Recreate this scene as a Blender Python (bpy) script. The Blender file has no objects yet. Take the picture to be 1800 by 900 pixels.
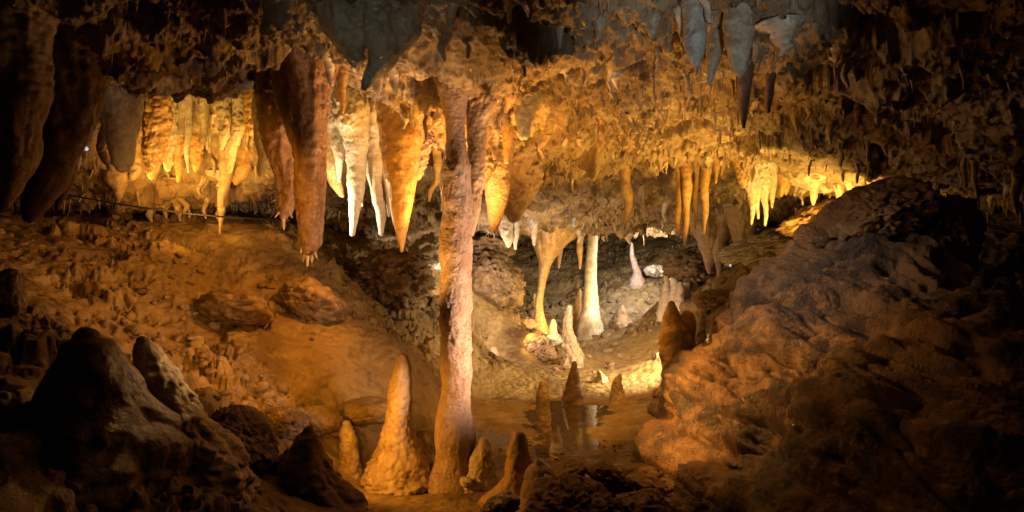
import bpy, math, random
import numpy as np
from mathutils import Vector

# ------------------------------------------------------------------ camera, world, lights
scn = bpy.context.scene
COL = scn.collection
F, CZ = 1150.0, 1.5            # focal length in photo pixels, eye height

def at(px, py, Y):
    return Vector(((px - 900) / F * Y, Y, CZ + (450 - py) / F * Y))

cam_d = bpy.data.cameras.new('camera')
cam_d.sensor_width = 36
cam_d.lens = F / 1800 * 36
cam_d.clip_start = 0.05
cam_d.clip_end = 200
cam = bpy.data.objects.new('camera', cam_d)
cam.location = (0, 0, CZ)
cam.rotation_euler = (math.radians(90), 0, 0)
COL.objects.link(cam)
scn.camera = cam

wd = bpy.data.worlds.new('World')
scn.world = wd
wd.use_nodes = True
wd.node_tree.nodes['Background'].inputs[0].default_value = (0.02, 0.016, 0.012, 1)
wd.node_tree.nodes['Background'].inputs[1].default_value = 0.05

vs = scn.view_settings
vs.view_transform = 'Standard'
vs.look = 'None'
vs.gamma = 1
vs.use_curve_mapping = False
vs.exposure = 0.25
scn.render.engine = 'CYCLES'
scn.cycles.use_denoising = True
scn.cycles.max_bounces = 5
scn.cycles.diffuse_bounces = 1
scn.cycles.glossy_bounces = 3
scn.cycles.sample_clamp_indirect = 4.0

def lamp(name, loc, power, color, size=0.05, aim=None, cone=120, blend=0.6):
    if aim is None:
        d = bpy.data.lights.new(name, 'POINT')
    else:
        d = bpy.data.lights.new(name, 'SPOT')
        d.spot_size = math.radians(cone)
        d.spot_blend = blend
    d.energy = power
    d.color = color
    d.shadow_soft_size = size
    o = bpy.data.objects.new(name, d)
    o.location = loc
    if aim is not None:
        v = Vector(aim) - Vector(loc)
        o.rotation_euler = v.to_track_quat('-Z', 'Y').to_euler()
    COL.objects.link(o)
    return o

ORANGE = (1.0, 0.40, 0.04)
AMBER = (1.0, 0.45, 0.08)
YELLOW = (1.0, 0.57, 0.11)
CREAM = (1.0, 0.74, 0.42)
PINK = (1.0, 0.60, 0.37)
COOL = (0.9, 0.94, 1.0)
# bare spots: some behind rocks, others added as fill in open air
lamp('slope_flood', at(400, 330, 3.4), 20, ORANGE, .04, at(470, 540, 5.6), 108)
lamp('slope_flood_side', at(650, 335, 5.15), 50, (1, .36, .035), .03, at(430, 550, 5.2), 94)
lamp('slope_flood_low', at(420, 640, 3.9), 10, ORANGE, .04, at(560, 560, 5.6), 130)
lamp('floor_flood', at(600, 745, 4.0), 16, ORANGE, .04, at(760, 800, 4.5), 150)
lamp('column_fill', at(1080, 640, 3.85), 128, PINK, .12, at(808, 580, 4.4), 72, .9)  # added fill hanging in open air before the column, no fitting
lamp('rosy_flood', at(1240, 540, 5.4), 60, PINK, .05, at(850, 320, 4.6), 30, 1.0)
lamp('column_fill_high', at(1060, 560, 3.9), 75, PINK, .05, at(815, 300, 4.4), 58, 1.0)  # second added fill, for the dark column top
lamp('boss_fill', at(655, 640, 4.1), 66, AMBER, .05, at(790, 170, 4.7), 66)  # added fill brightening the centre bosses from below
lamp('boss_fill_right', at(1010, 660, 4.3), 80, AMBER, .05, at(880, 210, 5.0), 50)  # added fill for the bosses right of the column
lamp('pool_flood', at(1235, 555, 7.2), 300, CREAM, .05, at(1030, 640, 8.4), 120)
lamp('pool_flood_near', at(1120, 300, 5.2), 120, AMBER, .06, at(960, 690, 6.4), 70)
lamp('ceiling_flood', at(1370, 450, 6.3), 50, YELLOW, .05, at(1330, 270, 6.8), 135)
lamp('shelf_flood', at(1500, 400, 6.0), 26, YELLOW, .05, at(1480, 310, 6.6), 140)
lamp('ceiling_flood_left', at(1270, 520, 6.2), 125, (1, .52, .1), .05, at(1130, 240, 6.4), 105)
lamp('vault_fill', at(1130, 640, 5.0), 85, AMBER, .05, at(1060, 110, 5.0), 88)  # added fill to lighten the brown ceiling
lamp('alcove_flood', at(250, 335, 5.5), 16, AMBER, .04, at(380, 250, 6.2), 150)
lamp('alcove_flood_low', at(330, 500, 4.9), 80, YELLOW, .03, at(350, 235, 5.8), 62)
lamp('lip_fill', at(320, 385, 5.55), 12, AMBER, .03, at(300, 310, 6.3), 150)  # added fill to bring up the alcove lip
lamp('alcove_flood_far', at(505, 300, 5.6), 18, AMBER, .04, at(330, 230, 6.3), 150)
lamp('drip_flood', at(560, 400, 5.5), 50, CREAM, .04, at(680, 260, 5.6), 150)
lamp('drip_flood_low', at(812, 440, 4.85), 70, AMBER, .05, at(820, 150, 4.8), 150)
lamp('island_flood', at(1000, 590, 9.9), 45, YELLOW, .04, at(950, 440, 10.6), 150)
lamp('island_flood_low', at(905, 560, 9.5), 22, YELLOW, .04, at(985, 600, 9.5), 120)
lamp('pale_column_fill', at(1090, 560, 11.0), 60, CREAM, .04, at(1040, 480, 11.8), 110)  # added beside the far column to light its right side
lamp('far_flood', at(1075, 440, 12.9), 62, (0.92, 0.88, 1.0), .05, at(1120, 510, 14), 170)
lamp('far_flood_side', at(1225, 440, 11.5), 190, (1, .82, .66), .05, at(1110, 530, 12.6), 150)
lamp('basin_fill', at(1075, 405, 8.4), 70, PINK, .05, at(1080, 610, 9.4), 110)  # added light high under the roof to even out the open floor
lamp('ledge_flood', at(812, 520, 8.2), 100, (1, .72, .55), .05, at(870, 480, 10), 150)
lamp('mound_fill', at(1040, 430, 4.75), 66, (1, .45, .10), .03, at(1260, 640, 4.5), 76, .9)  # added light floating mid-chamber to bring out the folds
lamp('mound_flood_low', at(960, 650, 4.4), 60, (1, .42, .08), .03, at(1175, 720, 4.5), 60, 1.0)
lamp('mound_top_fill', at(1180, 330, 4.6), 12, (1, .85, .72), .05, at(1400, 500, 4.8), 80, 1.0)  # added greyish fill on the mound top
lamp('ridge_fill', at(430, 560, 3.35), 4.5, (1, .55, .2), .03, at(290, 660, 3.0), 60)  # small light added to pick out the pale ridge
lamp('top_cool_fill', (0.75, 1.2, 1.7), 44, COOL, .08, at(1215, 10, 3.45), 36)  # cool light added near the eye for the top stalactites, no fitting
lamp('drapery_glow', (-0.3, 1.2, 1.7), 14, (.95, .94, .86), .08, at(660, 0, 3.5), 28)

# ------------------------------------------------------------------ noise
_rs = np.random.RandomState(7)
_perm = _rs.permutation(256).astype(np.int32)
_perm = np.concatenate([_perm, _perm, _perm])
_g3 = _rs.normal(size=(256, 3)).astype(np.float32)
_g3 /= np.linalg.norm(_g3, axis=1)[:, None]
_r3 = _rs.rand(256, 4).astype(np.float32)

def perlin(P):
    P = np.asarray(P, np.float32)
    out = np.empty(len(P), np.float32)
    for s in range(0, len(P), 200000):
        p = P[s:s + 200000]
        i = np.floor(p).astype(np.int32)
        f = p - i
        i &= 255
        u = f * f * f * (f * (f * 6 - 15) + 10)
        acc = 0
        for dx in (0, 1):
            wx = u[:, 0] if dx else 1 - u[:, 0]
            hx = _perm[i[:, 0] + dx]
            for dy in (0, 1):
                wy = u[:, 1] if dy else 1 - u[:, 1]
                hy = _perm[hx + i[:, 1] + dy]
                for dz in (0, 1):
                    wz = u[:, 2] if dz else 1 - u[:, 2]
                    g = _g3[_perm[hy + i[:, 2] + dz]]
                    d = (f[:, 0] - dx) * g[:, 0] + (f[:, 1] - dy) * g[:, 1] + (f[:, 2] - dz) * g[:, 2]
                    acc = acc + wx * wy * wz * d
        out[s:s + 200000] = acc * 1.6
    return out

def fbm(P, sc, octv=4, gain=.5, ridge=False):
    P = np.asarray(P, np.float32)
    a, t, o = 1.0, 0.0, np.zeros(len(P), np.float32)
    for k in range(octv):
        n = perlin(P * sc + 17.3 * k)
        if ridge:
            n = 1 - 2 * np.abs(n)
        o += a * n
        t += a
        a *= gain
        sc *= 2.03
    return o / t

def worley(P, dims=3):
    """distance to the nearest cell point and that cell's random number"""
    P = np.asarray(P, np.float32)
    best = np.full(len(P), 9.0, np.float32)
    rnd = np.zeros(len(P), np.float32)
    i = np.floor(P).astype(np.int32)
    zs = (-1, 0, 1) if dims == 3 else (0,)
    for dx in (-1, 0, 1):
        for dy in (-1, 0, 1):
            for dz in zs:
                c = i + np.array([dx, dy, dz])
                if dims == 2:
                    c[:, 2] = 0
                h = _perm[_perm[_perm[c[:, 0] & 255] + (c[:, 1] & 255)] + (c[:, 2] & 255)]
                q = c + _r3[h][:, :3]
                v = P - q
                if dims == 2:
                    v[:, 2] = 0
                d = np.sqrt((v * v).sum(1))
                m = d < best
                best[m] = d[m]
                rnd[m] = _r3[h][m, 3]
    return best, rnd

class RBF:
    def __init__(s, pts, c=.35, smooth=0.01):
        p = np.array(pts, float)
        s.p, s.c = p[:, :2], c
        d = np.sqrt(((s.p[:, None] - s.p[None]) ** 2).sum(2) + c * c)
        n = len(p)
        A = np.zeros((n + 3, n + 3))
        A[:n, :n] = -d + np.eye(n) * smooth
        A[:n, n] = 1
        A[:n, n + 1:] = s.p
        A[n, :n] = 1
        A[n + 1:, :n] = s.p.T
        s.w = np.linalg.solve(A, np.concatenate([p[:, 2], [0, 0, 0]]))
    def __call__(s, x, y):
        x = np.atleast_1d(np.asarray(x, float))
        y = np.atleast_1d(np.asarray(y, float))
        o = np.full(x.shape, s.w[-3]) + s.w[-2] * x + s.w[-1] * y
        for k in range(len(s.p)):
            o -= s.w[k] * np.sqrt((x - s.p[k, 0]) ** 2 + (y - s.p[k, 1]) ** 2 + s.c ** 2)
        return o

def sstep(a, b, x):
    t = np.clip((x - a) / (b - a), 0, 1)
    return t * t * (3 - 2 * t)

# ------------------------------------------------------------------ meshes and things
def mk_mesh(name, V, Q=None, T=None, N=None, smooth=True):
    me = bpy.data.meshes.new(name)
    V = np.asarray(V, np.float32)
    me.vertices.add(len(V))
    me.vertices.foreach_set('co', V.ravel())
    ls, st, k = [], [], 0
    if Q is not None and len(Q):
        Q = np.asarray(Q, np.int32)
        ls.append(Q.ravel())
        st.append(np.arange(len(Q)) * 4)
        k = len(Q) * 4
    if T is not None and len(T):
        T = np.asarray(T, np.int32)
        ls.append(T.ravel())
        st.append(k + np.arange(len(T)) * 3)
        k += len(T) * 3
    L = np.concatenate(ls)
    S = np.concatenate(st)
    me.loops.add(len(L))
    me.loops.foreach_set('vertex_index', L)
    me.polygons.add(len(S))
    me.polygons.foreach_set('loop_start', S)
    me.polygons.foreach_set('use_smooth', np.full(len(S), smooth, bool))
    me.update(calc_edges=True)
    me.validate()
    return me

def link(name, me, mat=None, parent=None, loc=None, label=None, cat=None, group=None, kind=None):
    o = bpy.data.objects.new(name, me)
    if mat is not None and me is not None and not me.materials:
        me.materials.append(mat)
    COL.objects.link(o)
    if parent is not None:
        o.parent = parent
    if loc is not None:
        o.location = loc
    for k, v in (('label', label), ('category', cat), ('group', group), ('kind', kind)):
        if v:
            o[k] = v
    return o

def grid_faces(nu, nv, wrap=False):
    a = np.arange(nu * nv).reshape(nu, nv)
    if wrap:
        b = np.roll(a, -1, axis=1)
        return np.stack([a[:-1], b[:-1], b[1:], a[1:]], -1).reshape(-1, 4)
    return np.stack([a[:-1, :-1], a[:-1, 1:], a[1:, 1:], a[1:, :-1]], -1).reshape(-1, 4)

def normals_grid(P, nu, nv):
    G = P.reshape(nu, nv, 3)
    du = np.gradient(G, axis=0)
    dv = np.gradient(G, axis=1)
    n = np.cross(dv, du).reshape(-1, 3)
    n /= np.maximum(np.linalg.norm(n, axis=1), 1e-9)[:, None]
    return n

# ------------------------------------------------------------------ materials
def rock(name, ca, cb, cc, rough=.6, bump=.5, fine=38, big=1.1, wet=.4, streak=0.0, dimple=0.0, sss=0.0, bdist=.012):
    m = bpy.data.materials.new(name)
    m.use_nodes = True
    nt = m.node_tree
    N, Lk = nt.nodes, nt.links
    b = N['Principled BSDF']
    geo = N.new('ShaderNodeNewGeometry')
    def noise(sc, det=6, ro=.6, vec=None, dist=0.0):
        n = N.new('ShaderNodeTexNoise')
        n.inputs['Scale'].default_value = sc
        n.inputs['Detail'].default_value = det
        n.inputs['Roughness'].default_value = ro
        n.inputs['Distortion'].default_value = dist
        Lk.new(vec or geo.outputs['Position'], n.inputs['Vector'])
        return n.outputs['Fac']
    def ramp(src, a, bb):
        r = N.new('ShaderNodeMapRange')
        r.interpolation_type = 'SMOOTHSTEP'
        r.inputs['From Min'].default_value = a
        r.inputs['From Max'].default_value = bb
        Lk.new(src, r.inputs['Value'])
        return r.outputs['Result']
    def mix(f, x, y):
        k = N.new('ShaderNodeMix')
        k.data_type = 'RGBA'
        Lk.new(f, k.inputs[0])
        for sock, v in ((k.inputs[6], x), (k.inputs[7], y)):
            if isinstance(v, tuple):
                sock.default_value = (*v, 1)
            else:
                Lk.new(v, sock)
        return k.outputs[2]
    c = mix(ramp(noise(big, 5, .6, dist=.6), .38, .62), ca, cb)
    c = mix(ramp(noise(big * 4.3, 7, .65, dist=.4), .46, .66), c, cc)
    sp = noise(fine * .5, 5, .7)
    dk = tuple(v * .5 for v in ca)
    k = ramp(sp, .52, .72)
    c = mix(k, c, dk)
    if streak:
        mp = N.new('ShaderNodeMapping')
        mp.inputs['Scale'].default_value = (1, 1, .12)
        Lk.new(geo.outputs['Position'], mp.inputs['Vector'])
        s = ramp(noise(16, 4, .6, mp.outputs['Vector']), .5, .7)
        mm = N.new('ShaderNodeMath')
        mm.operation = 'MULTIPLY'
        mm.inputs[1].default_value = streak
        Lk.new(s, mm.inputs[0])
        c = mix(mm.outputs[0], c, tuple(min(1, v * 1.5) for v in ca))
    Lk.new(c, b.inputs['Base Color'])
    rr = N.new('ShaderNodeMapRange')
    rr.inputs['From Min'].default_value = .35
    rr.inputs['From Max'].default_value = .65
    rr.inputs['To Min'].default_value = rough - .28
    rr.inputs['To Max'].default_value = min(1, rough + .15)
    Lk.new(noise(5, 4), rr.inputs['Value'])
    Lk.new(rr.outputs['Result'], b.inputs['Roughness'])
    b.inputs['Specular IOR Level'].default_value = wet
    if sss:
        b.inputs['Subsurface Weight'].default_value = sss
        b.inputs['Subsurface Radius'].default_value = (.04, .02, .008)
        b.inputs['Subsurface Scale'].default_value = .6
    n1 = noise(fine, 8, .68)
    v = N.new('ShaderNodeTexVoronoi')
    v.inputs['Scale'].default_value = fine * .8
    Lk.new(geo.outputs['Position'], v.inputs['Vector'])
    ad = N.new('ShaderNodeMath')
    ad.operation = 'MULTIPLY_ADD'
    ad.inputs[1].default_value = -.35 - dimple
    Lk.new(v.outputs['Distance'], ad.inputs[0])
    Lk.new(n1, ad.inputs[2])
    bp = N.new('ShaderNodeBump')
    bp.inputs['Strength'].default_value = bump
    bp.inputs['Distance'].default_value = bdist
    Lk.new(ad.outputs[0], bp.inputs['Height'])
    Lk.new(bp.outputs['Normal'], b.inputs['Normal'])
    return m

M = dict(
    floor=rock('floor_limestone', (.36, .24, .09), (.21, .13, .05), (.45, .32, .13), .52, .9, 16, .8, .5, dimple=.5, bdist=.03),
    ceiling=rock('ceiling_limestone', (.40, .28, .15), (.20, .13, .07), (.50, .39, .23), .52, .9, 22, .9, .5, bdist=.025),
    tan=rock('tan_flowstone', (.50, .36, .21), (.42, .27, .14), (.60, .47, .31), .42, .8, 45, 2.5, .6, streak=.5, sss=.06),
    pale=rock('pale_calcite', (.70, .60, .44), (.60, .46, .29), (.78, .70, .56), .45, .5, 60, 4, .5, streak=.4, sss=.12),
    white=rock('white_calcite', (.80, .74, .62), (.72, .62, .46), (.84, .80, .72), .4, .45, 60, 5, .5, sss=.2),
    red=rock('red_flowstone', (.42, .24, .12), (.30, .15, .07), (.54, .35, .20), .36, .9, 55, 4.5, .7, streak=.8, sss=.06),
    ochre=rock('ochre_calcite', (.58, .37, .14), (.50, .28, .09), (.66, .48, .24), .42, .5, 50, 4, .5, streak=.5, sss=.12),
    pinkish=rock('rosy_flowstone', (.58, .41, .30), (.50, .33, .23), (.66, .52, .41), .5, .9, 60, 3, .45, sss=.06, bdist=.015),
    grey=rock('grey_calcite', (.42, .40, .32), (.33, .27, .18), (.54, .53, .46), .4, .6, 40, 4, .6, streak=.5, sss=.05),
    olive=rock('olive_calcite', (.44, .37, .23), (.32, .24, .13), (.56, .50, .36), .45, .6, 40, 4, .6, streak=.5, sss=.05),
    mound=rock('mound_flowstone', (.36, .22, .12), (.10, .085, .08), (.44, .29, .17), .45, 1.0, 62, 1.5, .5, bdist=.02),
    boulder=rock('rough_limestone', (.33, .22, .11), (.17, .105, .055), (.42, .30, .17), .65, .9, 26, 2.4, .35, bdist=.02),
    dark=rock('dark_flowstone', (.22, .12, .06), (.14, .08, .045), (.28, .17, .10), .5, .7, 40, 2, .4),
)
def plain(name, col, rough=.5, metal=0, emit=None, es=0):
    m = bpy.data.materials.new(name)
    m.use_nodes = True
    b = m.node_tree.nodes['Principled BSDF']
    b.inputs['Base Color'].default_value = (*col, 1)
    b.inputs['Roughness'].default_value = rough
    b.inputs['Metallic'].default_value = metal
    if emit:
        b.inputs['Emission Color'].default_value = (*emit, 1)
        b.inputs['Emission Strength'].default_value = es
    return m
M['black'] = plain('black_rubber', (.02, .02, .02), .5)
M['glow'] = plain('lamp_lens', (.8, .8, .8), .3, 0, (.62, .7, 1), .6)
M['lampmetal'] = plain('lamp_housing', (.05, .05, .055), .4, .8)

def water_mat():
    m = bpy.data.materials.new('still_water')
    m.use_nodes = True
    nt = m.node_tree
    b = nt.nodes['Principled BSDF']
    b.inputs['Base Color'].default_value = (.05, .032, .012, 1)
    b.inputs['Roughness'].default_value = .03
    b.inputs['IOR'].default_value = 1.5
    b.inputs['Transmission Weight'].default_value = 0.0
    b.inputs['Specular IOR Level'].default_value = 1.0
    b.inputs['Alpha'].default_value = .5
    geo = nt.nodes.new('ShaderNodeNewGeometry')
    n = nt.nodes.new('ShaderNodeTexNoise')
    n.inputs['Scale'].default_value = 5
    n.inputs['Detail'].default_value = 2
    bp = nt.nodes.new('ShaderNodeBump')
    bp.inputs['Strength'].default_value = .12
    bp.inputs['Distance'].default_value = .02
    nt.links.new(geo.outputs['Position'], n.inputs['Vector'])
    nt.links.new(n.outputs['Fac'], bp.inputs['Height'])
    nt.links.new(bp.outputs['Normal'], b.inputs['Normal'])
    return m
M['water'] = water_mat()

# ------------------------------------------------------------------ floor and ceiling
def W(px, py, Y):
    p = at(px, py, Y)
    return (p.x, p.y, p.z)

floor_pts = [W(*p) for p in [
    (700, 880, 4.0), (900, 880, 4), (1100, 865, 4.1), (600, 845, 4.4), (620, 780, 5), (750, 745, 5.6),
    (300, 400, 6.5), (100, 400, 6), (450, 405, 6.8), (560, 450, 6.6), (480, 500, 6), (300, 500, 5.3), (100, 500, 4.6),
    (300, 600, 4.6), (450, 600, 5.2), (560, 600, 5.5), (650, 560, 6.2), (700, 600, 6), (740, 660, 5.6), (600, 690, 5),
    (480, 680, 4.8), (350, 680, 4.1), (680, 735, 5.3), (560, 735, 4.9), (400, 780, 3.7), (480, 830, 3.8), (200, 700, 3.2),
    (50, 600, 3.4), (30, 850, 2.2), (300, 870, 2.6), (700, 480, 8.5), (640, 500, 7.8), (760, 520, 8.5), (755, 575, 7.6),
    (850, 470, 10.5), (800, 440, 10), (880, 540, 11.5), (850, 568, 11.6), (900, 520, 12.5), (960, 470, 16), (1000, 520, 15),
    (1060, 480, 15), (1100, 450, 16), (1120, 520, 13.5), (1150, 480, 14.5), (1160, 560, 12.6), (1100, 580, 12.5),
    (1180, 420, 16), (1200, 490, 11), (1190, 540, 10.5), (1250, 500, 9.5), (1300, 450, 9), (1400, 400, 8.5), (1180, 620, 9),
    (1250, 560, 8), (1750, 450, 7), (1700, 400, 8), (950, 583, 10.5), (985, 600, 10.0)]]
floor_pts += [(.2, 5.5, -.03), (.5, 5.5, -.03), (.35, 6.3, -.05), (.62, 6.2, -.05), (.3, 5.9, -.04), (-.12, 5.8, .03), (-.12, 6.4, .04), (-.4, 6.2, .04), (1.0, 5.9, .04), (-.45, 7.0, .05), (.3, 7.35, .05), (1.0, 7.2, .06), (.5, 8.4, .04), (1.2, 8.4, .04),
              (1.4, 7, .03), (0, 9.3, .02), (1, 10.5, 0), (-.3, 10.8, .0), (1.5, 12, .02), (.6, 12.2, 0), (1, 5.1, .02),
              (.5, 4.7, 0), (-.5, 9.5, .0), (-.3, 5.0, .0), (1.8, 3.5, .1), (3, 3, .3), (2, 2, .1), (0, 1.5, 0), (-1, 2, .35),
              (0, 3, 0), (2.5, 5, .3), (3.5, 6, .9), (-6, 5, 2.0), (-5, 8, 2.1), (-6, 2, 1.6), (6, 4, 1), (6, 8, 2), (-5, 14, 2.6),
              (0, 21, 2.8), (5, 18, 2.8), (6, 12, 2.4), (-3, 19, 2.8), (-2.5, 11, 2.0), (2.5, 20, 2.8)]
ceil_pts = [W(*p) for p in [
    (900, 0, 3.3), (600, 0, 3.4), (1300, 0, 3.4), (300, 60, 3.6), (100, 100, 3.6), (200, 150, 4.6), (400, 140, 4.9),
    (550, 95, 4.8), (300, 318, 6.2), (150, 320, 5.9), (430, 322, 6.4), (560, 325, 7), (650, 200, 5.6), (650, 300, 7),
    (750, 330, 8), (650, 400, 9), (800, 225, 4.8), (850, 270, 6), (920, 300, 6.8), (900, 190, 5), (1000, 170, 5),
    (1000, 300, 7.5), (1100, 200, 5.6), (1200, 150, 5), (1300, 220, 5.6), (1250, 280, 7), (1150, 330, 9), (1000, 370, 9.5),
    (950, 400, 10), (870, 245, 5.2), (760, 235, 5.2), (950, 265, 5.8), (1080, 400, 12), (1180, 400, 12.5), (1350, 320, 7.2), (1280, 390, 9.5), (1400, 340, 8), (1450, 335, 7),
    (1500, 300, 6), (1550, 220, 5), (1700, 280, 4.5), (1780, 300, 5), (1700, 60, 3.2)]]
ceil_pts += [(-2.8, 5.4, 3.05), (-2.2, 5.5, 3.05), (-3.6, 5.2, 2.95), (-1.7, 5.7, 2.9), (-3.5, 8, 2.12), (-2, 8.6, 2.12), (0, 14, 2.3), (1, 15, 2.45),
             (0, 18, 2.5), (3, 15, 2.2), (-2, 12, 2.1), (0, 1, 2.9), (-3, 2, 2.8), (3, 2, 2.8), (-6, 5, 2.2), (6, 5, 2.1),
             (0, 21, 2.6), (5, 18, 2.3), (6, 10, 2.1), (-5, 14, 2.2)]
floor_f = RBF(floor_pts, .3)
ceil_f = RBF(ceil_pts, .3)

def fan(n_th, n_r, th0=-56, th1=56, r0=1.0, r1=23.0):
    th = np.radians(np.linspace(th0, th1, n_th))
    r = np.exp(np.linspace(math.log(r0), math.log(r1), n_r))
    R, T = np.meshgrid(r, th, indexing='ij')
    return (R * np.sin(T)).ravel(), (R * np.cos(T)).ravel(), R.ravel()

def build_floor():
    nr, nt = 950, 1250
    x, y, r = fan(nt, nr)
    z = floor_f(x, y)
    P = np.stack([x, y, z], 1).astype(np.float32)
    G = normals_grid(P, nr, nt)
    G[G[:, 2] < 0] *= -1
    up = sstep(.06, .4, z)                        # the pool bed stays smooth, the slope is rough
    sm = np.exp(-(((x + 1.25) / .85) ** 2 + ((y - 5.75) / .75) ** 2))       # smooth flowstone apron left of the column
    near = np.exp(-(((x + .5) / 1.2) ** 2 + ((y - 3.9) / .7) ** 2))
    rough = up * .9 * (1 - .85 * np.clip(sm, 0, 1)) * (1 - .6 * near)
    n1 = fbm(P, .9, 3)
    n2 = fbm(P + 31, 2.6, 5, .55)
    rid = fbm(P + 71, 4.2, 4, .5, ridge=True)
    w1, r1_ = worley(P * 5.5 + n2[:, None] * .9)
    w2, r2_ = worley(P * 13 + n2[:, None] * 1.2)
    patch = sstep(-.02, .16, fbm(P + 11, 1.5, 3))          # rubble comes in patches
    rough = rough * (.30 + .50 * patch)
    d = up * .08 * n1 + rough * (.11 * n2 - .035 * rid * patch)
    d += rough * patch * (.10 * (.45 - w1) * (r1_ > .35) + .045 * (.45 - w2))
    w3, r3_ = worley(P * 21 + n2[:, None] * 1.5)
    d += (1 - up) * (.036 * fbm(P + 5, 2.6, 4) + .010 * (.4 - w2) + .012 * (w3 - .4) * sstep(-.1, .3, n1 + .2))
    d += (1 - up) * .006 * fbm(P, 18, 2)
    P = P + G * d[:, None]
    pf = fbm(P + 91, 3.2, 5, .6)
    pits = rough * (.35 + .65 * patch) * sstep(.12, .24, pf)
    ledge = rough * sstep(.0, .07, fbm(P * np.array([1, 1, 2.5], np.float32) + 131, 1.6, 4, .6))
    ck = fbm(P + 151, 1.9, 5, .6)
    P[:, 2] -= .20 * rough * np.exp(-np.abs(ck) * 22) * sstep(-.2, .2, fbm(P + 161, .9, 2))
    P[:, 2] += .11 * ledge - .22 * pits
    me = mk_mesh('cave_floor', P, grid_faces(nr, nt))
    return link('cave_floor', me, M['floor'], kind='structure'), P, G

floor_o, FP, FG = build_floor()

def build_ceiling():
    nr, nt = 1150, 1450
    x, y, r = fan(nt, nr)
    z = ceil_f(x, y)
    # alcove over the left slope: a pocket with a steep far wall
    P = np.stack([x, y, z], 1).astype(np.float32)
    wx = fbm(P, 1.5, 3) * .35
    wy = fbm(P + 9, 1.5, 3) * .35
    Q = np.stack([x + wx, y + wy, 0 * x], 1).astype(np.float32)
    n1 = fbm(P, .8, 3)
    n2 = fbm(P + 3, 3.2, 5, .55)
    d = .16 * n1 + .06 * n2
    busy = .45 + .55 * sstep(-.25, .25, fbm(P + 50, .7, 3))
    for sc, L, k, thr in ((1.7, .24, 2.0, .35), (4.2, .15, 1.8, .3), (9.0, .07, 1.9, .2), (19, .035, 1.7, 0)):
        w, rn = worley(Q * sc + n2[:, None] * np.array([.5, .5, 0], np.float32), 2)
        cone = np.clip(1 - w * 1.25, 0, 1) ** k
        d -= busy * L * cone * np.where(rn > thr, rn, 0)
    hol = sstep(.10, .34, fbm(P + 23, 2.1, 4)) * .26       # solution hollows
    P[:, 2] += d + hol
    G = normals_grid(P, nr, nt)
    G[G[:, 2] > 0] *= -1
    e = .022 * fbm(P + 60, 9, 4, .6) + .018 * fbm(P + 80, 24, 2)
    w, rn = worley(P * 16)
    e += .022 * (.45 - w)
    P = P + G * e[:, None]
    me = mk_mesh('cave_ceiling', P, grid_faces(nr, nt)[:, ::-1])
    return link('cave_ceiling', me, M['ceiling'], kind='structure'), P, G

ceil_o, CP, CG = build_ceiling()

# still water
def build_water():
    xs = np.linspace(-.55, 1.2, 30)
    ys = np.linspace(4.7, 7.6, 40)
    X, Y = np.meshgrid(xs, ys, indexing='ij')
    P = np.stack([X.ravel(), Y.ravel(), np.full(X.size, -.012)], 1)
    me = mk_mesh('pool_water', P, grid_faces(30, 40)[:, ::-1])
    link('pool_water', me, M['water'], kind='structure')
build_water()

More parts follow.
